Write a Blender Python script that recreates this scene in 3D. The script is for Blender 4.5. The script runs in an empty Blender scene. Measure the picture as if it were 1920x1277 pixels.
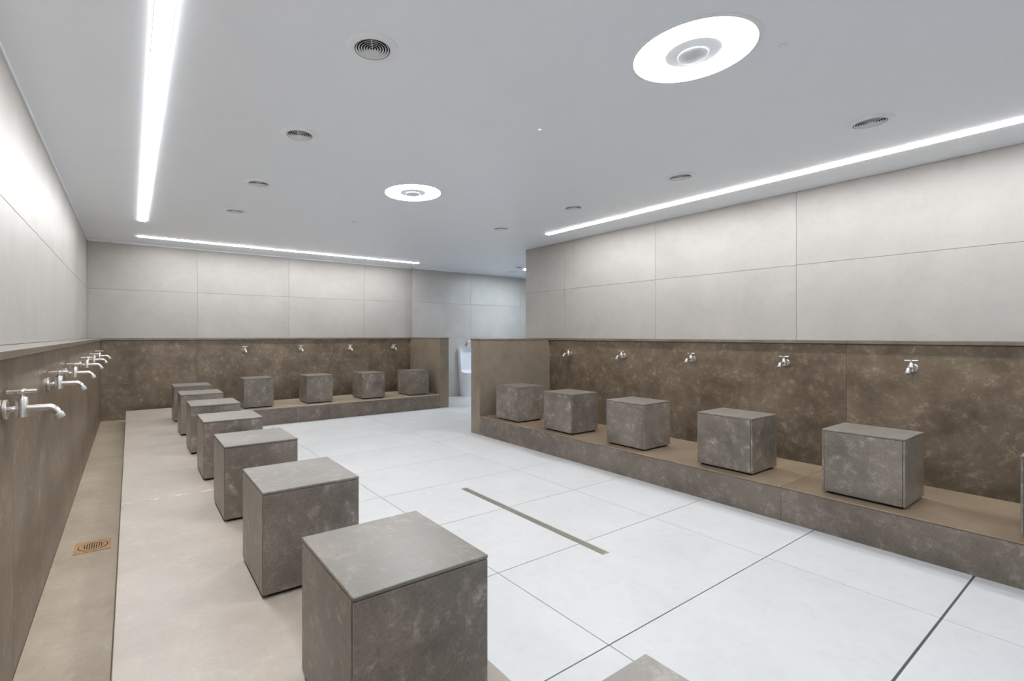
import bpy, bmesh, math, random
from mathutils import Vector

random.seed(7)
scene = bpy.context.scene
COL = scene.collection

# ------------------------------------------------------------------ camera
CAM_H = 1.45
F_PX, CX, HY, YAW = 889.48, 832.0, 628.0, math.radians(33.458)
cam_d = bpy.data.cameras.new('camera')
cam_d.sensor_fit = 'HORIZONTAL'
cam_d.sensor_width = 36.0
cam_d.lens = F_PX / 1920.0 * 36.0
cam_d.shift_x = (960.0 - CX) / 1920.0
cam_d.shift_y = -(638.5 - HY) / 1920.0
cam_d.clip_start = 0.02
cam = bpy.data.objects.new('camera', cam_d)
COL.objects.link(cam)
cam.location = (0, 0, CAM_H)
cam.rotation_euler = (math.radians(90), 0, -YAW)
scene.camera = cam

# ------------------------------------------------------------------ world / exposure
w = bpy.data.worlds.new('world')
scene.world = w
w.use_nodes = True
w.node_tree.nodes['Background'].inputs[0].default_value = (0.75, 0.85, 1.0, 1)
w.node_tree.nodes['Background'].inputs[1].default_value = 0.3
scene.view_settings.view_transform = 'Standard'
scene.view_settings.look = 'None'
scene.view_settings.exposure = 0.0
scene.view_settings.gamma = 1.0
scene.view_settings.use_curve_mapping = False

LED_STRENGTH = 56.0          # linear strips
LAMP_STRENGTH = 39.0          # round ceiling lamps
CORRIDOR_STRENGTH = 105.0      # cooler lamp in the passage

# ------------------------------------------------------------------ room dimensions (metres)
ZC = 2.95                    # ceiling
XL, XW, YW = -0.565, 5.825, 9.26        # light wall faces: left, right, back
XDL, XDR, YD = -0.385, 5.663, 9.09      # dark wainscot faces
ZLB, ZL = 1.366, 1.395       # ledge slab bottom / top
YN = -3.0                    # wall behind the camera
XE = 11.0                    # end of the passage
YP = 9.17                    # passage back wall face
XS = 5.25                    # where the passage wall steps forward
YRE = 6.19                   # far end of the right wall
ZP = 0.267                   # platform top
ZG = 0.10                    # gutter
XPL0, XPL1 = -0.055, 1.09    # left platform
XPR0, XPR1 = 4.235, 5.21     # right platform
YPB0, YPB1 = 7.90, 8.87      # back platform
WY0, WY1 = 5.462, 5.67       # right wing wall
BX0, BX1 = 5.13, 5.34        # back wing wall

# ------------------------------------------------------------------ materials
def new_mat(name):
    m = bpy.data.materials.new(name)
    m.use_nodes = True
    nt = m.node_tree
    return m, nt, nt.nodes['Principled BSDF']

def coords(nt, scale=(1, 1, 1)):
    tc = nt.nodes.new('ShaderNodeTexCoord')
    oi = nt.nodes.new('ShaderNodeObjectInfo')
    mul = nt.nodes.new('ShaderNodeVectorMath'); mul.operation = 'MULTIPLY'
    nt.links.new(tc.outputs['Object'], mul.inputs[0]); mul.inputs[1].default_value = scale
    sc = nt.nodes.new('ShaderNodeMath'); sc.operation = 'MULTIPLY'
    nt.links.new(oi.outputs['Random'], sc.inputs[0]); sc.inputs[1].default_value = 57.0
    add = nt.nodes.new('ShaderNodeVectorMath'); add.operation = 'ADD'
    nt.links.new(mul.outputs[0], add.inputs[0]); nt.links.new(sc.outputs[0], add.inputs[1])
    return add.outputs[0], oi

def noise(nt, vec, scale, detail=4, rough=0.55, dist=0.0):
    n = nt.nodes.new('ShaderNodeTexNoise')
    n.inputs['Scale'].default_value = scale
    n.inputs['Detail'].default_value = detail
    n.inputs['Roughness'].default_value = rough
    n.inputs['Distortion'].default_value = dist
    nt.links.new(vec, n.inputs['Vector'])
    return n.outputs['Fac']

def ramp(nt, fac, stops):
    r = nt.nodes.new('ShaderNodeValToRGB')
    el = r.color_ramp.elements
    while len(el) < len(stops):
        el.new(0.5)
    for e, (p, c) in zip(el, stops):
        e.position = p; e.color = (c[0], c[1], c[2], 1)
    nt.links.new(fac, r.inputs[0])
    return r.outputs[0]

def mixc(nt, fac, a, b, mode='MIX'):
    m = nt.nodes.new('ShaderNodeMix'); m.data_type = 'RGBA'; m.blend_type = mode
    if hasattr(fac, 'links'): nt.links.new(fac, m.inputs['Factor'])
    else: m.inputs['Factor'].default_value = fac
    for s, v in ((m.inputs['A'], a), (m.inputs['B'], b)):
        if hasattr(v, 'links'): nt.links.new(v, s)
        else: s.default_value = (v[0], v[1], v[2], 1)
    return m.outputs['Result']

def bump(nt, fac, strength, dist):
    b = nt.nodes.new('ShaderNodeBump')
    b.inputs['Strength'].default_value = strength; b.inputs['Distance'].default_value = dist
    nt.links.new(fac, b.inputs['Height'])
    return b.outputs[0]

def stone_dark(name, lo, mid, hi, rough=0.38, spec=0.5, stretch=(1, 1, 1), amt=1.0, bmp=0.04, gr=0.5, coat=0.0):
    """cloudy stone with granular speckle and clusters of pale flecks"""
    m, nt, b = new_mat(name)
    v, oi = coords(nt, stretch)
    cloud = noise(nt, v, 2.3, 4, 0.55)
    patch = noise(nt, v, 6.5, 6, 0.62)
    fleck = noise(nt, v, 17.0, 12, 0.74, 0.25)
    grain = noise(nt, v, 85.0, 5, 0.7)
    def mth(op, a, c):
        n = nt.nodes.new('ShaderNodeMath'); n.operation = op; n.use_clamp = True
        for k, q in enumerate((a, c)):
            if hasattr(q, 'links'): nt.links.new(q, n.inputs[k])
            else: n.inputs[k].default_value = q
        return n.outputs[0]
    base = ramp(nt, mth('ADD', mth('MULTIPLY', cloud, 0.6), mth('MULTIPLY', patch, 0.4)), [(0.36, lo), (0.64, mid)])
    clus = ramp(nt, patch, [(0.42, (0.08,) * 3), (0.66, (1, 1, 1))])
    fl = ramp(nt, fleck, [(0.50, (0, 0, 0)), (0.62, (0.45,) * 3), (0.74, (1, 1, 1))])
    f = mth('MULTIPLY', mth('MULTIPLY', fl, clus), amt)
    c2 = mixc(nt, f, base, hi)
    c3 = mixc(nt, gr, c2, ramp(nt, grain, [(0.32, (0.62,) * 3), (0.5, (1.0,) * 3), (0.70, (1.38,) * 3)]), 'MULTIPLY')
    nt.links.new(c3, b.inputs['Base Color'])
    rr = nt.nodes.new('ShaderNodeMapRange')
    rr.inputs['To Min'].default_value = rough - 0.06; rr.inputs['To Max'].default_value = rough + 0.10
    nt.links.new(patch, rr.inputs['Value']); nt.links.new(rr.outputs[0], b.inputs['Roughness'])
    b.inputs['Specular IOR Level'].default_value = spec
    b.inputs['Coat Weight'].default_value = coat; b.inputs['Coat Roughness'].default_value = 0.32
    nt.links.new(bump(nt, fleck, bmp, 0.002), b.inputs['Normal'])
    return m

def stone_light(name, a, bcol, rough=0.5, streak=(1, 1, 1), spec=0.4, flecks=False):
    m, nt, b = new_mat(name)
    v, oi = coords(nt, streak)
    n1 = noise(nt, v, 1.7, 6, 0.6, 0.3)
    n2 = noise(nt, v, 14.0, 8, 0.62, 0.5)
    c1 = ramp(nt, n1, [(0.30, a), (0.70, bcol)])
    c2 = mixc(nt, 0.22, c1, ramp(nt, n2, [(0.30, (0.78, 0.77, 0.76)), (0.50, (1, 1, 1)), (0.8, (1.05,) * 3)]), 'MULTIPLY')
    if flecks:
        n3 = noise(nt, v, 26.0, 3, 0.5, 1.2)
        c2 = mixc(nt, ramp(nt, n3, [(0.70, (0, 0, 0)), (0.78, (0.45,) * 3)]), c2, (0.42, 0.41, 0.40))
    nt.links.new(c2, b.inputs['Base Color'])
    b.inputs['Roughness'].default_value = rough
    b.inputs['Specular IOR Level'].default_value = spec
    nt.links.new(bump(nt, n2, 0.05, 0.003), b.inputs['Normal'])
    return m

def plain(name, col, rough=0.5, metal=0.0, spec=0.5, nscale=30.0, namt=0.06):
    m, nt, b = new_mat(name)
    v, oi = coords(nt)
    n = noise(nt, v, nscale, 4)
    lo = tuple(c * (1 - namt) for c in col); hi = tuple(min(1, c * (1 + namt)) for c in col)
    nt.links.new(ramp(nt, n, [(0.3, lo), (0.7, hi)]), b.inputs['Base Color'])
    b.inputs['Roughness'].default_value = rough
    b.inputs['Metallic'].default_value = metal
    b.inputs['Specular IOR Level'].default_value = spec
    return m

def emit(name, col, strength):
    m, nt, b = new_mat(name)
    b.inputs['Base Color'].default_value = (0.9, 0.9, 0.9, 1)
    b.inputs['Emission Color'].default_value = (col[0], col[1], col[2], 1)
    b.inputs['Emission Strength'].default_value = strength
    b.inputs['Roughness'].default_value = 0.5
    return m

M = {}
M['ceiling'] = plain('ceiling_paint', (0.885, 0.93, 0.99), 0.45, spec=0.9, nscale=3, namt=0.012)
M['wall'] = stone_light('light_porcelain', (0.405, 0.383, 0.356), (0.465, 0.442, 0.415), 0.42)
M['wall_cool'] = M['wall']
M['floor'] = stone_light('white_porcelain', (0.59, 0.588, 0.588), (0.65, 0.648, 0.648), 0.45, flecks=True)
M['grout'] = plain('grey_grout', (0.10, 0.10, 0.10), 0.9)
M['grout_light'] = plain('pale_grout', (0.36, 0.345, 0.33), 0.9)
M['stone'] = stone_dark('brown_stone', (0.110, 0.076, 0.046), (0.225, 0.170, 0.115), (0.60, 0.49, 0.38), rough=0.36, spec=0.7, amt=0.85)
M['stone_smooth'] = stone_dark('smooth_brown_stone', (0.20, 0.160, 0.118), (0.275, 0.225, 0.172), (0.50, 0.43, 0.35), rough=0.40, spec=0.6, amt=0.35, gr=0.3)
M['stone_ledge'] = stone_dark('polished_ledge_stone', (0.15, 0.115, 0.080), (0.25, 0.195, 0.145), (0.50, 0.42, 0.33), rough=0.09, spec=1.0, amt=0.5, bmp=0.0, gr=0.3, coat=0.8)
M['stone_stool'] = stone_dark('grey_brown_stone', (0.128, 0.108, 0.090), (0.255, 0.218, 0.183), (0.64, 0.57, 0.49), rough=0.30)
M['stone_top_lit'] = stone_dark('lit_tan_stone', (0.385, 0.328, 0.275), (0.475, 0.415, 0.355), (0.63, 0.58, 0.51), rough=0.44, spec=0.95, amt=0.6, bmp=0.01, gr=0.16)  # left platform stone, lightened in colour to stand in for reflected light
M['stone_stool_top'] = stone_dark('polished_stool_top', (0.125, 0.108, 0.090), (0.205, 0.178, 0.150), (0.46, 0.41, 0.36), rough=0.46, spec=1.0, bmp=0.01, gr=0.3, coat=0.45)
M['stone_gutter'] = stone_dark('tan_channel_stone', (0.32, 0.252, 0.178), (0.43, 0.358, 0.27), (0.60, 0.53, 0.43), rough=0.42, spec=0.6, amt=0.7, bmp=0.02, gr=0.22)
M['stone_riser'] = stone_dark('grey_riser_stone', (0.120, 0.097, 0.077), (0.205, 0.168, 0.138), (0.48, 0.41, 0.35), rough=0.36)
M['stone_brown_top'] = stone_dark('brown_top_stone', (0.20, 0.142, 0.092), (0.29, 0.215, 0.145), (0.42, 0.34, 0.25), rough=0.40, spec=0.7, amt=0.6, bmp=0.02, gr=0.3)
M['joint'] = plain('black_joint', (0.012, 0.011, 0.010), 0.8)
M['steel'] = plain('brushed_steel', (0.77, 0.74, 0.71), 0.33, metal=1.0, nscale=80, namt=0.05)
M['nozzle'] = plain('grey_nozzle', (0.62, 0.61, 0.58), 0.4, metal=0.3)
M['white_metal'] = plain('white_metal', (0.86, 0.885, 0.92), 0.5, nscale=10, namt=0.02)
M['vent_dark'] = plain('vent_shaft', (0.02, 0.02, 0.02), 0.9)
M['hub'] = plain('lamp_hub_grey', (0.80, 0.82, 0.84), 0.5)
M['ceramic'] = plain('white_ceramic', (0.80, 0.82, 0.85), 0.12, nscale=5, namt=0.01)
M['drain_bronze'] = plain('bronze_drain', (0.42, 0.25, 0.12), 0.45, metal=0.4, nscale=40, namt=0.15)
M['drain_olive'] = plain('olive_steel', (0.50, 0.49, 0.41), 0.4, metal=0.4)
M['grout_white'] = plain('white_residue', (0.72, 0.68, 0.62), 0.9, nscale=60, namt=0.2)
M['led'] = emit('led_diffuser', (0.97, 0.985, 1.0), LED_STRENGTH)
M['lamp'] = emit('lamp_diffuser', (0.95, 0.98, 1.0), LAMP_STRENGTH)
M['lamp_cool'] = emit('passage_lamp_diffuser', (0.76, 0.88, 1.0), CORRIDOR_STRENGTH)
M['lamp_fill'] = emit('fill_lamp_diffuser', (0.60, 0.79, 1.0), 30.0)
M['green'] = emit('green_indicator', (0.25, 1.0, 0.72), 1.6)

# ------------------------------------------------------------------ mesh helpers
_cache = {}
def box_mesh(sx, sy, sz, mat, bev=0.0015, name='panel'):
    """box with its base centre at the origin, chamfered edges"""
    key = (round(sx, 4), round(sy, 4), round(sz, 4), mat, round(bev, 5))
    if key in _cache:
        return _cache[key]
    bm = bmesh.new()
    bmesh.ops.create_cube(bm, size=1.0)
    for v in bm.verts:
        v.co = Vector((v.co.x * sx, v.co.y * sy, (v.co.z + 0.5) * sz))
    if bev > 0:
        bmesh.ops.bevel(bm, geom=list(bm.edges), offset=bev, segments=1, profile=0.5, affect='EDGES')
    me = bpy.data.meshes.new(name)
    bm.to_mesh(me); bm.free()
    me.materials.append(M[mat])
    _cache[key] = me
    return me

def link(name, data, parent=None, loc=(0, 0, 0), rot=(0, 0, 0)):
    o = bpy.data.objects.new(name, data)
    COL.objects.link(o)
    o.location = loc
    o.rotation_euler = rot
    if parent is not None:
        o.parent = parent
    return o

def wpos(o):
    p = Vector((0, 0, 0))
    while o is not None:
        p = p + Vector(o.location); o = o.parent
    return p

def box(name, x0, x1, y0, y1, z0, z1, mat, parent=None, bev=0.0015):
    """world-space extents; parents must be unrotated"""
    me = box_mesh(x1 - x0, y1 - y0, z1 - z0, mat, bev, name)
    loc = Vector(((x0 + x1) / 2, (y0 + y1) / 2, z0)) - wpos(parent)
    return link(name, me, parent, loc)

def mesh_from(name, bm, mats, smooth=False):
    bm.normal_update()
    me = bpy.data.meshes.new(name)
    bm.to_mesh(me); bm.free()
    for m in (mats if isinstance(mats, (list, tuple)) else [mats]):
        me.materials.append(M[m])
    if smooth:
        for p in me.polygons: p.use_smooth = True
    return me

def lathe(name, prof, mat, seg=48, axis='Z', smooth=True, closed=False):
    """prof: list of (r, z)"""
    bm = bmesh.new()
    rings = []
    for r, z in prof:
        if r < 1e-6:
            rings.append([bm.verts.new((0, 0, z))])
        else:
            rings.append([bm.verts.new((r * math.cos(2 * math.pi * i / seg), r * math.sin(2 * math.pi * i / seg), z)) for i in range(seg)])
    pairs = list(zip(rings[:-1], rings[1:]))
    if closed: pairs.append((rings[-1], rings[0]))
    for a, b in pairs:
        for i in range(seg):
            j = (i + 1) % seg
            if len(a) == 1 and len(b) == 1: continue
            if len(a) == 1: bm.faces.new((a[0], b[i], b[j]))
            elif len(b) == 1: bm.faces.new((a[i], a[j], b[0]))
            else: bm.faces.new((a[i], a[j], b[j], b[i]))
    bmesh.ops.recalc_face_normals(bm, faces=bm.faces)
    me = mesh_from(name, bm, mat, smooth)
    if axis == 'X':
        for v in me.vertices: v.co = Vector((v.co.z, v.co.x, v.co.y))
    return me

def tube(name, pts, radii, mat, seg=20, caps=True):
    """swept circle along a planar path in XZ (y constant)"""
    bm = bmesh.new()
    rings = []
    n = len(pts)
    for i, p in enumerate(pts):
        p = Vector(p)
        d = (Vector(pts[min(i + 1, n - 1)]) - Vector(pts[max(i - 1, 0)])).normalized()
        up = Vector((0, 1, 0)) if abs(d.y) < 0.9 else Vector((1, 0, 0))
        a = up - d * up.dot(d); a.normalize()
        b = d.cross(a)
        r = radii[i] if isinstance(radii, (list, tuple)) else radii
        rings.append([bm.verts.new(p + a * (r * math.cos(2 * math.pi * k / seg)) + b * (r * math.sin(2 * math.pi * k / seg))) for k in range(seg)])
    for A, B in zip(rings[:-1], rings[1:]):
        for k in range(seg):
            j = (k + 1) % seg
            bm.faces.new((A[k], A[j], B[j], B[k]))
    if caps:
        bm.faces.new(list(reversed(rings[0]))); bm.faces.new(rings[-1])
    bmesh.ops.recalc_face_normals(bm, faces=bm.faces)
    me = mesh_from(name, bm, mat, True)
    return me

def autosmooth(me, ang=35):
    """flat shading across sharp edges"""
    bm = bmesh.new(); bm.from_mesh(me)
    for e in bm.edges:
        if len(e.link_faces) == 2 and e.calc_face_angle(0) > math.radians(ang): e.smooth = False
    bm.to_mesh(me); bm.free()
    return me

def structure(o, label=None):
    o['kind'] = 'structure'
    if label: o['label'] = label
    return o

def thing(name, label, cat, loc, group=None, rotz=0.0):
    o = bpy.data.objects.new(name, None)
    COL.objects.link(o)
    o.location = loc; o.rotation_euler = (0, 0, rotz)
    o.empty_display_size = 0.1
    tag(o, label, cat, group)
    return o

def tag(o, label, cat, group=None):
    o['label'] = label; o['category'] = cat
    if group: o['group'] = group
    return o

def copy_tree(o, parent=None):
    c = o.copy(); COL.objects.link(c)
    c.parent = parent
    for ch in [x for x in bpy.data.objects if x.parent == o]:
        copy_tree(ch, c)
    return c

# ------------------------------------------------------------------ floor
floor = structure(box('floor', XL - 0.3, XE + 0.2, YN - 0.2, YW + 0.2, -0.20, -0.005, 'grout', bev=0),
                  'white porcelain tiled floor')
GX = [1.868 + 1.592 * k for k in range(-1, 7)]
GY = [0.621 + 0.804 * k for k in range(-5, 12)]
GX = [XPL1 - 0.45] + [g for g in GX if g > XPL1] + []
def hidden(x0, x1, y0, y1):
    if x0 >= XPR0 - 0.01 and y1 <= WY0: return True            # under right platform
    if y0 >= YPB0 and x1 <= BX1: return True
    return False
for i in range(len(GX) - 1):
    for j in range(len(GY) - 1):
        x0, x1, y0, y1 = GX[i], GX[i + 1], max(GY[j], YN), min(GY[j + 1], YW)
        if y1 - y0 < 0.03 or x0 > XE - 0.3: continue
        if hidden(x0, x1, y0, y1): continue
        jx = 0.0028
        ja = 0.005 if j == 5 else 0.003
        jb = 0.005 if j == 4 else 0.003
        box('floor_tile', x0 + jx, x1 - jx, y0 + ja, y1 - jb, -0.010, 0.0, 'floor', floor, bev=0.001)
# ------------------------------------------------------------------ ceiling
ceiling = structure(box('ceiling', XL - 0.3, XE + 0.2, YN - 0.2, YW + 0.2, ZC, ZC + 0.15, 'ceiling', bev=0),
                    'smooth cool white ceiling')

# ------------------------------------------------------------------ walls
TZ = [ZL, 2.181, ZC]
J = 0.0013
def tiles_x(parent, xf, ycuts, depth, mat='wall', zs=TZ, name='wall_tile', sign=1):
    """tiles on a wall facing +X (sign 1) or -X (sign -1)"""
    for y0, y1 in zip(ycuts[:-1], ycuts[1:]):
        for z0, z1 in zip(zs[:-1], zs[1:]):
            xa, xb = (xf - depth, xf) if sign > 0 else (xf, xf + depth)
            box(name, xa, xb, y0 + J, y1 - J, z0 + J, z1 - J, mat, parent, bev=0.0012)

def tiles_y(parent, yf, xcuts, depth, mat='wall', zs=TZ, name='wall_tile', sign=-1):
    for x0, x1 in zip(xcuts[:-1], xcuts[1:]):
        for z0, z1 in zip(zs[:-1], zs[1:]):
            ya, yb = (yf, yf + depth) if sign < 0 else (yf - depth, yf)
            box(name, x0 + J, x1 - J, ya, yb, z0 + J, z1 - J, mat, parent, bev=0.0012)

wall_left = structure(box('wall_left', XL - 0.2, XL - 0.010, YN, YW + 0.2, 0, ZC, 'grout_light', bev=0), 'left wall of pale tiles over dark stone wainscot')
tiles_x(wall_left, XL, [YN, -0.3, 1.3, 2.9, 4.5, 6.1, 7.7, YW], 0.010)
wall_back = structure(box('wall_back', XL - 0.01, XE, YW + 0.010, YW + 0.2, 0, ZC, 'grout_light', bev=0), 'back wall of pale tiles over dark stone wainscot')
tiles_y(wall_back, YW, [XL, 0.975, 2.548, 4.115, XS], 0.010)
wall_right = structure(box('wall_right', XW + 0.010, XW + 0.25, YN, YRE - 0.010, 0, ZC, 'grout_light', bev=0), 'right wall of pale tiles over dark stone wainscot')
tiles_x(wall_right, XW, [YN, -1.09, 0.51, 2.111, 3.71, 5.29, YRE], 0.010, sign=-1)
tiles_x(wall_right, XW, [WY1, YRE], 0.010, sign=-1, zs=[0.0, 0.6, ZL])
tiles_y(wall_right, YRE, [XW, XW + 0.25], 0.010, sign=1, zs=[0.0, 0.6, ZL, 2.181, ZC])
# passage
wall_passage = structure(box('wall_passage', XS + 0.010, XE, YP + 0.010, YW - 0.001, 0, ZC, 'grout_light', bev=0), 'passage wall of pale tiles stepping forward from the back wall')
tiles_y(wall_passage, YP, [XS, 6.84, 8.44, 10.04, XE], 0.010, zs=[0.0, 0.6, ZL, 2.181, ZC], mat='wall_cool')
box('wall_tile', XS, XS + 0.010, YP + 0.011, YW - 0.001, ZL, ZC, 'wall', wall_passage, bev=0.001)
structure(box('wall_passage_near', XW + 0.251, XE, YRE - 0.2, YRE, 0, ZC, 'wall', bev=0), 'near side wall of the passage')
structure(box('wall_passage_end', XE, XE + 0.15, YRE - 0.2, YW + 0.2, 0, ZC, 'wall', bev=0), 'end wall of the passage')
structure(box('wall_front', XL - 0.2, XW + 0.25, YN - 0.2, YN, 0, ZC, 'ceiling', bev=0), 'wall behind the viewer')

# dark wainscot: core, facing panels, cap slabs
def cuts(a, b, joints):
    return [a] + [j for j in joints if a + 0.05 < j < b - 0.05] + [b]
PT = 0.012
def wainscot_x(parent, xw, xd, y0, y1, joints, cjoints, sign):
    a, b = (xw, xd - PT) if sign > 0 else (xd + PT, xw)
    box('wainscot_core', a, b, y0, y1, 0, ZLB, 'joint', parent, bev=0)
    for p, q in zip(cuts(y0, y1, joints)[:-1], cuts(y0, y1, joints)[1:]):
        xa, xb = (xd - PT, xd) if sign > 0 else (xd, xd + PT)
        box('wainscot_panel', xa, xb, p + 0.001, q - 0.001, 0.0, ZLB - 0.002, 'stone', parent, bev=0.001)
    ov = 0.028
    for p, q in zip(cuts(y0, y1, cjoints)[:-1], cuts(y0, y1, cjoints)[1:]):
        xa, xb = (xw, xd + ov) if sign > 0 else (xd - ov, xw)
        box('ledge_slab', xa, xb, p + 0.0008, q - 0.0008, ZLB, ZL, 'stone_ledge', parent, bev=0.0015)

wainscot_x(wall_left, XL, XDL, YN, YW, [-0.7, 2.50, 5.70], [-0.7, 2.50, 5.70], 1)
wainscot_x(wall_right, XW, XDR, YN, WY0, [-1.55, 1.647], [-1.55, 1.647], -1)
box('wainscot_core', XDL, BX0, YD + PT, YW, 0, ZLB, 'joint', wall_back, bev=0)
xs = cuts(XDL, BX0, [0.949, 3.36])
for p, q in zip(xs[:-1], xs[1:]):
    box('wainscot_panel', p + 0.001, q - 0.001, YD, YD + PT, 0, ZLB - 0.002, 'stone', wall_back, bev=0.001)
    box('ledge_slab', p + (0.028 if p == XDL else 0.0008), q - 0.0008, YD - 0.028, YW, ZLB, ZL, 'stone_ledge', wall_back)

# wing walls
wing_r = structure(box('wall_wing_right', XPR0 + PT, XW, WY0 + PT, WY1 - PT, 0, ZLB, 'joint', bev=0), 'short dark stone wing wall ending the right platform')
box('end_panel', XPR0, XPR0 + PT, WY0, WY1, 0, ZLB - 0.002, 'stone_smooth', wing_r, bev=0.001)
box('side_panel', XPR0 + PT + 0.001, XW, WY0, WY0 + PT, 0, ZLB - 0.002, 'stone_smooth', wing_r, bev=0.001)
box('side_panel', XPR0 + PT + 0.001, XW, WY1 - PT, WY1, 0, ZLB - 0.002, 'stone_smooth', wing_r, bev=0.001)
box('ledge_slab', XPR0 - 0.006, XW, WY0 - 0.006, WY1 + 0.006, ZLB, ZL, 'stone_ledge', wing_r)
wing_b = structure(box('wall_wing_back', BX0 + PT, BX1 - PT, YPB0 + PT, YP, 0, ZLB, 'joint', bev=0), 'short dark stone wing wall ending the back platform')
box('end_panel', BX0, BX1, YPB0, YPB0 + PT, 0, ZLB - 0.002, 'stone_smooth', wing_b, bev=0.001)
box('side_panel', BX0, BX0 + PT, YPB0 + PT + 0.001, YP, 0, ZLB - 0.002, 'stone_smooth', wing_b, bev=0.001)
box('side_panel', BX1 - PT, BX1, YPB0 + PT + 0.001, YP, 0, ZLB - 0.002, 'stone_smooth', wing_b, bev=0.001)
box('ledge_slab', BX0 - 0.004, BX1 + 0.004, YPB0 - 0.004, YP, ZLB, ZL, 'stone_ledge', wing_b)

# ceiling edge trims
structure(box('trim_1', XL, XL + 0.012, YN, YW - 0.013, ZC - 0.022, ZC, 'white_metal', bev=0.001), 'thin white ceiling edge trim along the left wall')
structure(box('trim_2', XL, XS - 0.001, YW - 0.012, YW, ZC - 0.022, ZC, 'white_metal', bev=0.001), 'thin white ceiling edge trim along the back wall')
structure(box('trim_3', XS, XE, YP - 0.012, YP, ZC - 0.026, ZC, 'white_metal', bev=0.001), 'thin white ceiling edge trim along the passage wall')

# ------------------------------------------------------------------ platforms
TS = 0.012
def platform(label, x0, x1, y0, y1, axis, joints, rjoints, face, mat='stone_top_lit'):
    t = thing('stone_platform', label, 'platform', ((x0 + x1) / 2, (y0 + y1) / 2, 0), 'stone washing platforms')
    e = PT + 0.001
    box('core', x0 + e, x1 - e, y0 + e, y1 - e, 0.0, ZP - TS - 0.001, 'joint', t, bev=0)
    if axis == 'Y':
        c = cuts(y0, y1, joints)
        for p, q in zip(c[:-1], c[1:]):
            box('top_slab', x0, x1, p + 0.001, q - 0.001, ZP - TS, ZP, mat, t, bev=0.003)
        c = cuts(y0, y1, rjoints)
        for p, q in zip(c[:-1], c[1:]):
            box('riser_panel', x0, x0 + PT, p + 0.0008, q - 0.0008, 0, ZP - TS - 0.0015, 'stone_riser' if face == '-X' else 'stone', t, bev=0.001)
            box('riser_panel', x1 - PT, x1, p + 0.0008, q - 0.0008, 0, ZP - TS - 0.0015, 'stone', t, bev=0.001)
    else:
        c = cuts(x0, x1, joints)
        for p, q in zip(c[:-1], c[1:]):
            box('top_slab', p + 0.001, q - 0.001, y0, y1, ZP - TS, ZP, mat, t, bev=0.003)
        c = cuts(x0, x1, rjoints)
        for p, q in zip(c[:-1], c[1:]):
            box('riser_panel', p + 0.0008, q - 0.0008, y0, y0 + PT, 0, ZP - TS - 0.0015, 'stone_riser', t, bev=0.001)
    return t
plat_l = platform('stone platform along the left wall, paled as if lit, carrying the longest row of stools', XPL0, XPL1, YN, YPB1, 'Y', [0.8, 4.0, 7.2], [0.8, 4.0, 7.2], '+X')
plat_r = platform('raised brown stone platform along the right wall with a riser facing the floor', XPR0, XPR1, YN, WY0, 'Y', [-1.56, 1.638], [-1.56, 1.638], '-X', 'stone_brown_top')
plat_b = platform('low stone platform along the far back wall under four stools', XPL1, BX0, YPB0, YPB1, 'X', [2.9, 4.517], [2.9, 4.517], '-Y', 'stone_gutter')
# white residue along one joint of the left platform
bm = bmesh.new()
n = 40; top = []; bot = []
for k in range(n + 1):
    x = XPL0 + 0.004 + 0.62 * k / n
    yc = 4.0 + 0.004 * math.sin(k * 0.9) + random.uniform(-0.004, 0.004)
    hw = max(0.0015, 0.010 * (0.5 + 0.5 * math.sin(k * 0.55 + 1)) * random.uniform(0.4, 1.2))
    bot.append(bm.verts.new((x, yc - hw, ZP + 0.0005))); top.append(bm.verts.new((x, yc + hw, ZP + 0.0005)))
for k in range(n):
    bm.faces.new((bot[k], bot[k + 1], top[k + 1], top[k]))
r = bmesh.ops.extrude_face_region(bm, geom=list(bm.faces))
for v in [g for g in r['geom'] if isinstance(g, bmesh.types.BMVert)]: v.co.z -= 0.0005
bmesh.ops.recalc_face_normals(bm, faces=bm.faces)
link('grout_line', mesh_from('grout_line', bm, 'grout_white'), plat_l, -wpos(plat_l))

# drain channel along the left wall
ch = thing('drain_channel', 'sunken stone drain channel between the left platform and tap wall', 'channel', ((XDL + XPL0) / 2, 3, 0))
for p, q in zip([YN, 0.8, 4.0 + 0.9, YD][:-1], [YN, 0.8, 4.0 + 0.9, YD][1:]):
    box('channel_slab', XDL + 0.001, XPL0 - 0.006, p + 0.0006, q - 0.0006, 0.0, ZG, 'stone_gutter', ch, bev=0.001)

# ------------------------------------------------------------------ stools
SW, SH0, SH1 = 0.46, 0.018, 0.478
def make_stool():
    t = thing('stone_stool', 'x', 'stool', (0, 0, 0))
    s = SW / 2; p = 0.012; g = 0.0020
    link('plinth', box_mesh(SW - 0.05, SW - 0.05, SH0 + 0.004, 'joint', 0, 'plinth'), t, (0, 0, 0))
    link('core', box_mesh(SW - 2 * p - 0.002, SW - 2 * p - 0.002, SH1 - SH0 - p - 0.006, 'joint', 0, 'core'), t, (0, 0, SH0 + 0.004))
    link('top_panel', box_mesh(SW, SW, p, 'stone_stool_top', 0.002, 'top_panel'), t, (0, 0, SH1 - p))
    hgt = SH1 - p - SH0 - g
    for sy in (-1, 1):
        link('side_panel', box_mesh(SW - 2 * g, p, hgt, 'stone_stool', 0.0012, 'side_panel'), t, (0, sy * (s - p / 2), SH0))
    for sx in (-1, 1):
        link('side_panel', box_mesh(p, SW - 2 * p - 2 * g, hgt, 'stone_stool', 0.0012, 'side_panel'), t, (sx * (s - p / 2), 0, SH0))
    return t

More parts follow.
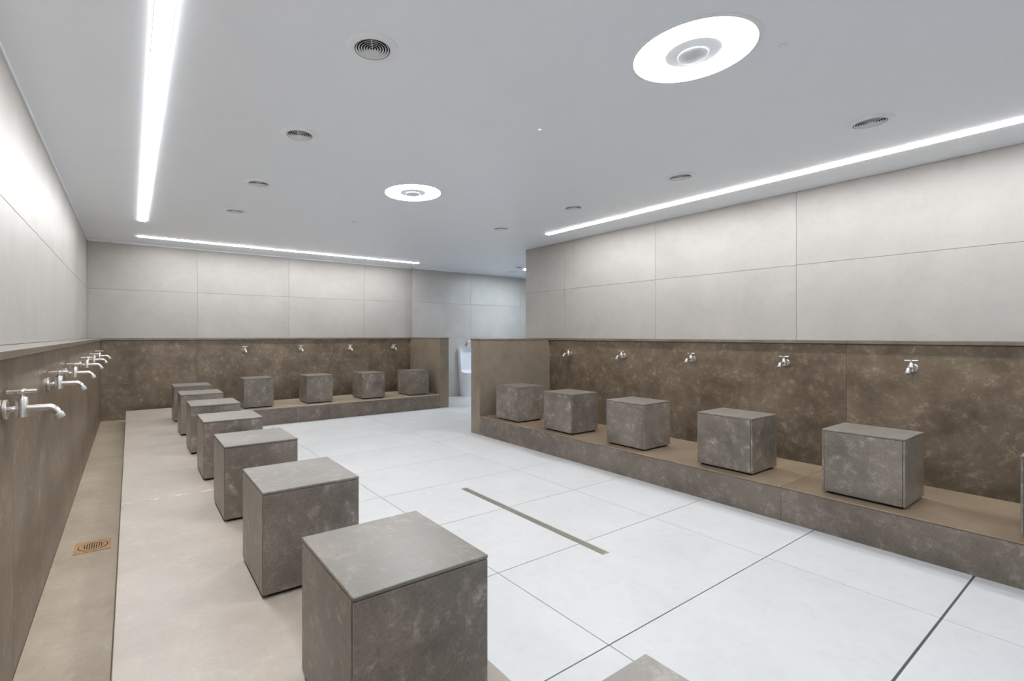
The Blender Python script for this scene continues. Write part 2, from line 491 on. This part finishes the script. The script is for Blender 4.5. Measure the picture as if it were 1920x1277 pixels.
LX, RX, BY = 0.725, 4.57, 8.30
left_y = [0.40, 1.42, 2.435, 3.475, 4.495, 5.51, 6.55, 7.61]
right_y = [0.225, 1.18, 2.12, 3.12, 4.055, 4.985]
back_x = [1.745, 2.755, 3.775, 4.745]
lab_l = ['brown stone cube stool cut off by the bottom edge, only its corner showing',
         'largest stone cube stool, nearest on the left platform, with a dark blue-grey front',
         'stone cube stool on the left platform, second from the viewer, just behind the largest',
         'stone cube stool on the left platform, third from the viewer, beside the white joint line',
         'stone cube stool on the left platform, fourth from the viewer, middle of the left row',
         'stone cube stool on the left platform, third from the back wall',
         'stone cube stool on the left platform, second from the back wall',
         'stone cube stool at the far end of the left platform, closest to the back wall']
lab_r = ['stone cube stool on the right platform cut off by the right edge of view',
         'largest whole stone cube stool on the right platform, under the rightmost tap',
         'stone cube stool on the right platform, second whole one from the viewer',
         'stone cube stool in the middle of the right platform, third of five whole ones',
         'stone cube stool on the right platform, second from the wing wall',
         'stone cube stool on the right platform tucked against its wing wall']
lab_b = ['stone cube stool on the back platform, leftmost of four, next to the left row',
         'stone cube stool on the back platform, second from the left',
         'stone cube stool on the back platform, third from the left',
         'stone cube stool on the back platform, rightmost, against the back wing wall']
proto = make_stool()
first = True
def put_stool(x, y, label, group, rz):
    global first
    o = proto if first else copy_tree(proto)
    first = False
    o.location = (x, y, ZP + rz)
    o['label'] = label; o['group'] = group
for y, l in zip(left_y, lab_l): put_stool(LX + random.uniform(-0.004, 0.004), y, l, 'stools in the left row', 0.0008)
for y, l in zip(right_y, lab_r): put_stool(RX + random.uniform(-0.006, 0.006), y, l, 'stools in the right row', 0)
for x, l in zip(back_x, lab_b): put_stool(x, BY, l, 'stools in the back row', 0)

# ------------------------------------------------------------------ taps (spout along +X, flange on the wall at x=0, z=0 at the pipe axis)
def make_tap():
    t = thing('water_tap', 'x', 'tap', (0, 0, 0))
    link('wall_flange', autosmooth(lathe('wall_flange', [(0.0, 0.0), (0.034, 0.0), (0.036, 0.002), (0.036, 0.011), (0.034, 0.013), (0.0, 0.013)], 'steel', 32, 'X')), t)
    link('inlet_pipe', tube('inlet_pipe', [(0.012, 0, 0), (0.04, 0, 0)], 0.010, 'steel', 20), t)
    link('valve_body', autosmooth(lathe('valve_body', [(0, -0.030), (0.0165, -0.030), (0.018, -0.028), (0.018, 0.038), (0.0165, 0.041), (0.010, 0.043), (0.007, 0.047), (0.007, 0.060), (0, 0.060)], 'steel', 28)), t, (0.052, 0, 0))
    pts = [(0.066, 0, 0.0), (0.125, 0, 0.0)]
    for k in range(1, 9):
        a = math.radians(62) * k / 8
        pts.append((0.125 + 0.030 * math.sin(a), 0, -0.030 * (1 - math.cos(a))))
    dx, dz = math.cos(math.radians(62)), -math.sin(math.radians(62))
    e = pts[-1]
    pts.append((e[0] + dx * 0.010, 0, e[2] + dz * 0.010))
    sp = link('spout', autosmooth(tube('spout', pts, 0.0125, 'steel', 22), 50), t)
    e = pts[-1]
    a0 = (e[0], 0, e[2]); a1 = (e[0] + dx * 0.021, 0, e[2] + dz * 0.021)
    link('nozzle', autosmooth(tube('nozzle', [a0, (a0[0] + dx * .001, 0, a0[2] + dz * .001), (a1[0] - dx * .002, 0, a1[2] - dz * .002), a1], [0.0145, 0.0158, 0.0158, 0.0135], 'nozzle', 22), 50), sp)
    hd = link('handle', autosmooth(tube('handle', [(-0.043, 0, 0), (0.043, 0, 0)], 0.0072, 'steel', 18), 50), t, (0.052, 0, 0.064))
    link('cross_bar', autosmooth(tube('cross_bar', [(0, -0.043, 0), (0, 0.043, 0)], 0.0072, 'steel', 18), 50), hd)
    return t
ptap = make_tap()
tfirst = True
def put_tap(loc, rz, label, group):
    global tfirst
    o = ptap if tfirst else copy_tree(ptap)
    tfirst = False
    o.location = loc; o.rotation_euler = (0, 0, rz)
    o['label'] = label; o['group'] = group
tl = [2.315, 3.40, 4.29, 5.43, 6.45, 7.55]
ord_l = ['nearest and largest of six', 'second of six from the viewer', 'third of six from the viewer', 'fourth of six from the viewer', 'fifth of six from the viewer', 'farthest of six, by the back corner']
for y, q in zip(tl, ord_l):
    put_tap((XDL, y, 1.178), 0, 'brushed steel wall tap on the left wall, ' + q, 'taps on the left wall')
tr = [1.188, 2.142, 3.112, 4.075, 5.02]
ord_r = ['rightmost and largest of five', 'second from the right', 'middle one of five', 'second from the wing wall', 'leftmost, closest to the wing wall']
for y, q in zip(tr, ord_r):
    put_tap((XDR, y, 1.163), math.pi, 'brushed steel wall tap on the right wall, ' + q, 'taps on the right wall')
tb = [1.71, 2.715, 3.705, 4.691]
ord_b = ['leftmost of four', 'second from the left', 'third from the left', 'rightmost, by the wing wall']
for x, q in zip(tb, ord_b):
    put_tap((x, YD, 1.178), -math.pi / 2, 'small steel tap on the far back wall, ' + q, 'taps on the back wall')

# ------------------------------------------------------------------ linear LED strips
def led(label, x0, x1, y0, y1):
    t = thing('led_strip_light', label, 'strip light', ((x0 + x1) / 2, (y0 + y1) / 2, ZC), 'linear ceiling lights')
    box('housing', x0 - 0.004, x1 + 0.004, y0 - 0.004, y1 + 0.004, ZC - 0.003, ZC - 0.0005, 'white_metal', t, bev=0)
    box('diffuser', x0, x1, y0, y1, ZC - 0.007, ZC - 0.0032, 'led', t, bev=0)
led('long bright strip light running along the ceiling near the left wall', 0.096, 0.168, -1.2, 7.386)
led('bright strip light on the ceiling along the far back wall', 0.09, 5.02, 8.53, 8.602)
led('long bright strip light on the ceiling along the right wall', 5.15, 5.222, -1.2, 5.045)

# ------------------------------------------------------------------ round lamps
def make_lamp(dm):
    t = thing('round_ceiling_lamp', 'x', 'ceiling lamp', (0, 0, 0))
    link('trim_ring', autosmooth(lathe('trim_ring', [(0.292, 0), (0.312, 0), (0.312, -0.004), (0.308, -0.007), (0.292, -0.007)], 'white_metal', 72, closed=True)), t)
    link('diffuser', lathe('diffuser', [(0.135, -0.001), (0.135, -0.004), (0.150, -0.006), (0.292, -0.006), (0.292, -0.001)], dm, 72, smooth=False, closed=True), t)
    link('inner_ring', lathe('inner_ring', [(0.070, -0.012), (0.082, -0.012), (0.135, -0.004), (0.135, -0.001), (0.070, -0.001)], 'white_metal', 64, smooth=False, closed=True), t)
    link('hub', autosmooth(lathe('hub', [(0, 0), (0.066, 0), (0.074, -0.012), (0.074, -0.018), (0.071, -0.020), (0, -0.020)], 'hub', 48)), t)
    return t
lp = make_lamp('lamp')
lp.location = (2.49, 1.371, ZC)
lp['label'] = 'large round glowing ceiling lamp nearest the viewer'; lp['group'] = 'round lamps over the main room'
l2 = copy_tree(lp); l2.location = (2.485, 4.35, ZC)
l2['label'] = 'smaller-looking round glowing ceiling lamp farther back in the room'
l4 = make_lamp('lamp_fill'); l4.location = (2.49, -1.62, ZC)  # unseen lamp added behind the camera for cool fill light
l4['label'] = 'unseen cool round ceiling lamp added behind the viewer for fill light'
lp3 = make_lamp('lamp_cool'); lp3.location = (7.70, 7.84, ZC)
lp3['label'] = 'cool ceiling lamp in the passage behind the right wall, its rim just peeking out'

# ------------------------------------------------------------------ round air vents
def make_vent():
    t = thing('ceiling_vent', 'x', 'air vent', (0, 0, 0))
    link('trim_ring', autosmooth(lathe('trim_ring', [(0.093, 0.0), (0.131, 0.0), (0.131, -0.003), (0.126, -0.006), (0.097, -0.012), (0.093, -0.012)], 'white_metal', 56, closed=True), 30), t)
    link('shaft', lathe('shaft', [(0, -0.0008), (0.093, -0.0008), (0.093, -0.0003), (0, -0.0003)], 'vent_dark', 40, smooth=False), t)
    for k in range(6):
        r = 0.084 - k * 0.0137
        link('louver_ring', lathe('louver_ring', [(r - 0.0030, -0.0035), (r + 0.0030, -0.0085), (r + 0.0030, -0.0110), (r - 0.0030, -0.0060)], 'white_metal', 40, smooth=False, closed=True), t)
    link('louver_bar', box_mesh(0.184, 0.003, 0.005, 'white_metal', 0, 'louver_bar'), t, (0, 0, -0.010), (0, 0, math.radians(62)))
    return t
pv = make_vent()
vfirst = True
def put_vent(x, y, label, group):
    global vfirst
    o = pv if vfirst else copy_tree(pv)
    vfirst = False
    o.location = (x, y, ZC); o['label'] = label; o['group'] = group
ordv = ['nearest and largest of four', 'second of four from the viewer', 'third of four from the viewer', 'farthest of four, toward the back wall']
for y, q in zip([2.272, 3.549, 4.91, 6.165], ordv):
    put_vent(1.055, y, 'white ceiling vent, left row, ' + q, 'vents in the left row')
ordv2 = ['nearest and largest of four', 'second of four from the viewer', 'third of four from the viewer', 'farthest of four, past the end of the strip']
for y, q in zip([1.131, 2.511, 3.813, 5.115], ordv2):
    put_vent(4.345, y, 'white ceiling vent, right row, ' + q, 'vents in the right row')
put_vent(7.50, 8.46, 'flat round ceiling vent far back over the passage', 'vents in the passage')

# ------------------------------------------------------------------ small ceiling devices
def disc(name, label, cat, x, y, r, hgt, mat='white_metal'):
    t = thing(name, label, cat, (x, y, ZC))
    link('cover', autosmooth(lathe('cover', [(0, 0), (r, 0), (r, -hgt * 0.6), (r * 0.85, -hgt), (0, -hgt)], mat, 32)), t)
    link('rim', lathe('rim', [(r, 0), (r + 0.006, 0), (r + 0.006, -0.002), (r, -0.003)], mat, 32, smooth=False, closed=True), t)
    return t
g = thing('indicator_light', 'tiny green indicator light on the ceiling between the two lamps', 'indicator', (2.485, 2.494, ZC))
link('bezel', autosmooth(lathe('bezel', [(0.010, 0), (0.026, 0), (0.026, -0.003), (0.020, -0.006), (0.010, -0.006)], 'white_metal', 28, closed=True)), g)
link('lens', lathe('lens', [(0, -0.001), (0.010, -0.001), (0.010, -0.006), (0.006, -0.010), (0, -0.011)], 'green', 20), g)
disc('ceiling_cover', 'faint flat disc on the ceiling right of the big lamp', 'cover', 2.823, 1.08, 0.016, 0.004)
disc('ceiling_sensor', 'small shallow disc on the ceiling left of the far lamp', 'sensor', 2.49, 5.898, 0.045, 0.012)
disc('sprinkler_cover', 'tiny round dot on the ceiling just before the far shallow disc', 'cover', 2.491, 5.43, 0.016, 0.010)
disc('passage_sensor', 'thin grey disc on the far ceiling near the passage', 'sensor', 6.409, 7.655, 0.05, 0.010)
sd = thing('smoke_detector', 'white smoke detector with dark slots on the far ceiling by the passage', 'detector', (7.043, 7.695, ZC))
link('base', autosmooth(lathe('base', [(0, 0), (0.075, 0), (0.075, -0.020), (0.062, -0.040), (0, -0.040)], 'white_metal', 36)), sd)
link('slot_ring', lathe('slot_ring', [(0, -0.040), (0.050, -0.040), (0.050, -0.052), (0, -0.052)], 'vent_dark', 30, smooth=False), sd)
link('cap', autosmooth(lathe('cap', [(0, -0.052), (0.054, -0.052), (0.048, -0.064), (0, -0.066)], 'white_metal', 36)), sd)

# ------------------------------------------------------------------ floor drains
fd = thing('floor_drain', 'square bronze floor drain with a round grate in the left channel', 'drain', (-0.198, 3.765, ZG))
a = 0.095
bm = bmesh.new()
seg = 48; ro = 0.078
outer = []; inner = []
for k in range(seg):
    an = 2 * math.pi * k / seg
    c, s_ = math.cos(an), math.sin(an)
    q = a / max(abs(c), abs(s_))
    outer.append(bm.verts.new((c * q, s_ * q, 0.0025))); inner.append(bm.verts.new((c * ro, s_ * ro, 0.0025)))
for k in range(seg):
    j = (k + 1) % seg
    bm.faces.new((outer[k], outer[j], inner[j], inner[k]))
r = bmesh.ops.extrude_face_region(bm, geom=list(bm.faces))
for v in [x for x in r['geom'] if isinstance(x, bmesh.types.BMVert)]: v.co.z = 0.0
bmesh.ops.recalc_face_normals(bm, faces=bm.faces)
link('frame_plate', mesh_from('frame_plate', bm, 'drain_bronze'), fd)
link('pit', lathe('pit', [(0, 0.0004), (0.078, 0.0004), (0.078, 0.0001), (0, 0.0001)], 'joint', 40, smooth=False), fd)
link('grate_ring', lathe('grate_ring', [(0.056, 0.0005), (0.073, 0.0005), (0.073, 0.0035), (0.056, 0.0035)], 'drain_bronze', 44, smooth=False, closed=True), fd)
for k in range(9):
    x = -0.050 + 0.0125 * k
    L = 2 * math.sqrt(max(0.0001, 0.0565 ** 2 - x * x))
    link('grate_bar', box_mesh(0.0075, L, 0.0022, 'drain_bronze', 0.0004, 'grate_bar'), fd, (x, 0, 0.0006))

ld = thing('linear_drain', 'long narrow slotted steel drain set in the white tiled floor', 'drain', (2.632, 2.83, 0))
L = 1.60
link('tray', box_mesh(0.066, L, 0.0008, 'joint', 0, 'tray'), ld, (0, 0, 0.0001))
for k in range(6):
    wdt = 0.0052 if k not in (5,) else 0.010
    link('grate_bar', box_mesh(wdt, L, 0.0014, 'drain_olive', 0.0003, 'grate_bar'), ld, (-0.029 + 0.0114 * k, 0, 0.0009))
for s_ in (-1, 1):
    link('end_bar', box_mesh(0.066, 0.006, 0.003, 'drain_olive', 0.0005, 'end_bar'), ld, (0, s_ * (L / 2 - 0.003), 0.0009))

# ------------------------------------------------------------------ urinal on the passage wall
UX, UW, UD, UH = 6.735, 0.54, 0.36, 1.15
ur = thing('urinal', 'white floor-standing ceramic urinal on the passage wall half hidden by the wing wall', 'urinal', (UX, YP - 0.003, 0))
bm = bmesh.new()
# horizontal sections lofted upward: shallow concave shield above, bulging bowl below
def section(z):
    t = z / UH
    half = 0.20 + 0.07 * min(1.0, t / 0.8)
    if z >= 0.62: bulge = -0.075
    elif z >= 0.56: bulge = -0.075 + (0.62 - z) / 0.06 * 0.275
    else: bulge = 0.20 * (0.55 + 0.45 * z / 0.56)
    if z > UH - 0.10: bulge = -0.075 * max(0.0, (UH - z) / 0.10)
    pts = [(-half, 0.0), (-half, -0.095)]
    n = 14
    for k in range(1, n):
        a_ = math.pi * k / n
        pts.append((-(half - 0.02) * math.cos(a_), -0.10 - bulge * math.sin(a_) ** 0.7))
    return pts + [(half, -0.095), (half, 0.0)]
zs = [0.0, 0.15, 0.30, 0.45, 0.54, 0.56, 0.58, 0.62, 0.8, UH - 0.16, UH - 0.10, UH - 0.05, UH]
rings = []
for z in zs:
    rings.append([bm.verts.new((x, y, z)) for x, y in section(z)])
for A, B in zip(rings[:-1], rings[1:]):
    n = len(A)
    for k in range(n):
        j = (k + 1) % n
        bm.faces.new((A[k], A[j], B[j], B[k]))
bm.faces.new(list(reversed(rings[0]))); bm.faces.new(rings[-1])
bmesh.ops.recalc_face_normals(bm, faces=bm.faces)
me = mesh_from('basin', bm, 'ceramic', True)
link('basin', autosmooth(me, 40), ur)
link('flush_valve', tube('flush_valve', [(-0.03, -0.05, UH + 0.13), (0.03, -0.05, UH + 0.13)], 0.022, 'steel', 16), ur)
link('wall_inlet', tube('wall_inlet', [(0, 0.0, UH + 0.13), (0, -0.05, UH + 0.13)], 0.012, 'steel', 14), ur)
link('flush_pipe', tube('flush_pipe', [(0, -0.05, UH - 0.005), (0, -0.05, UH + 0.17)], 0.012, 'steel', 14), ur)
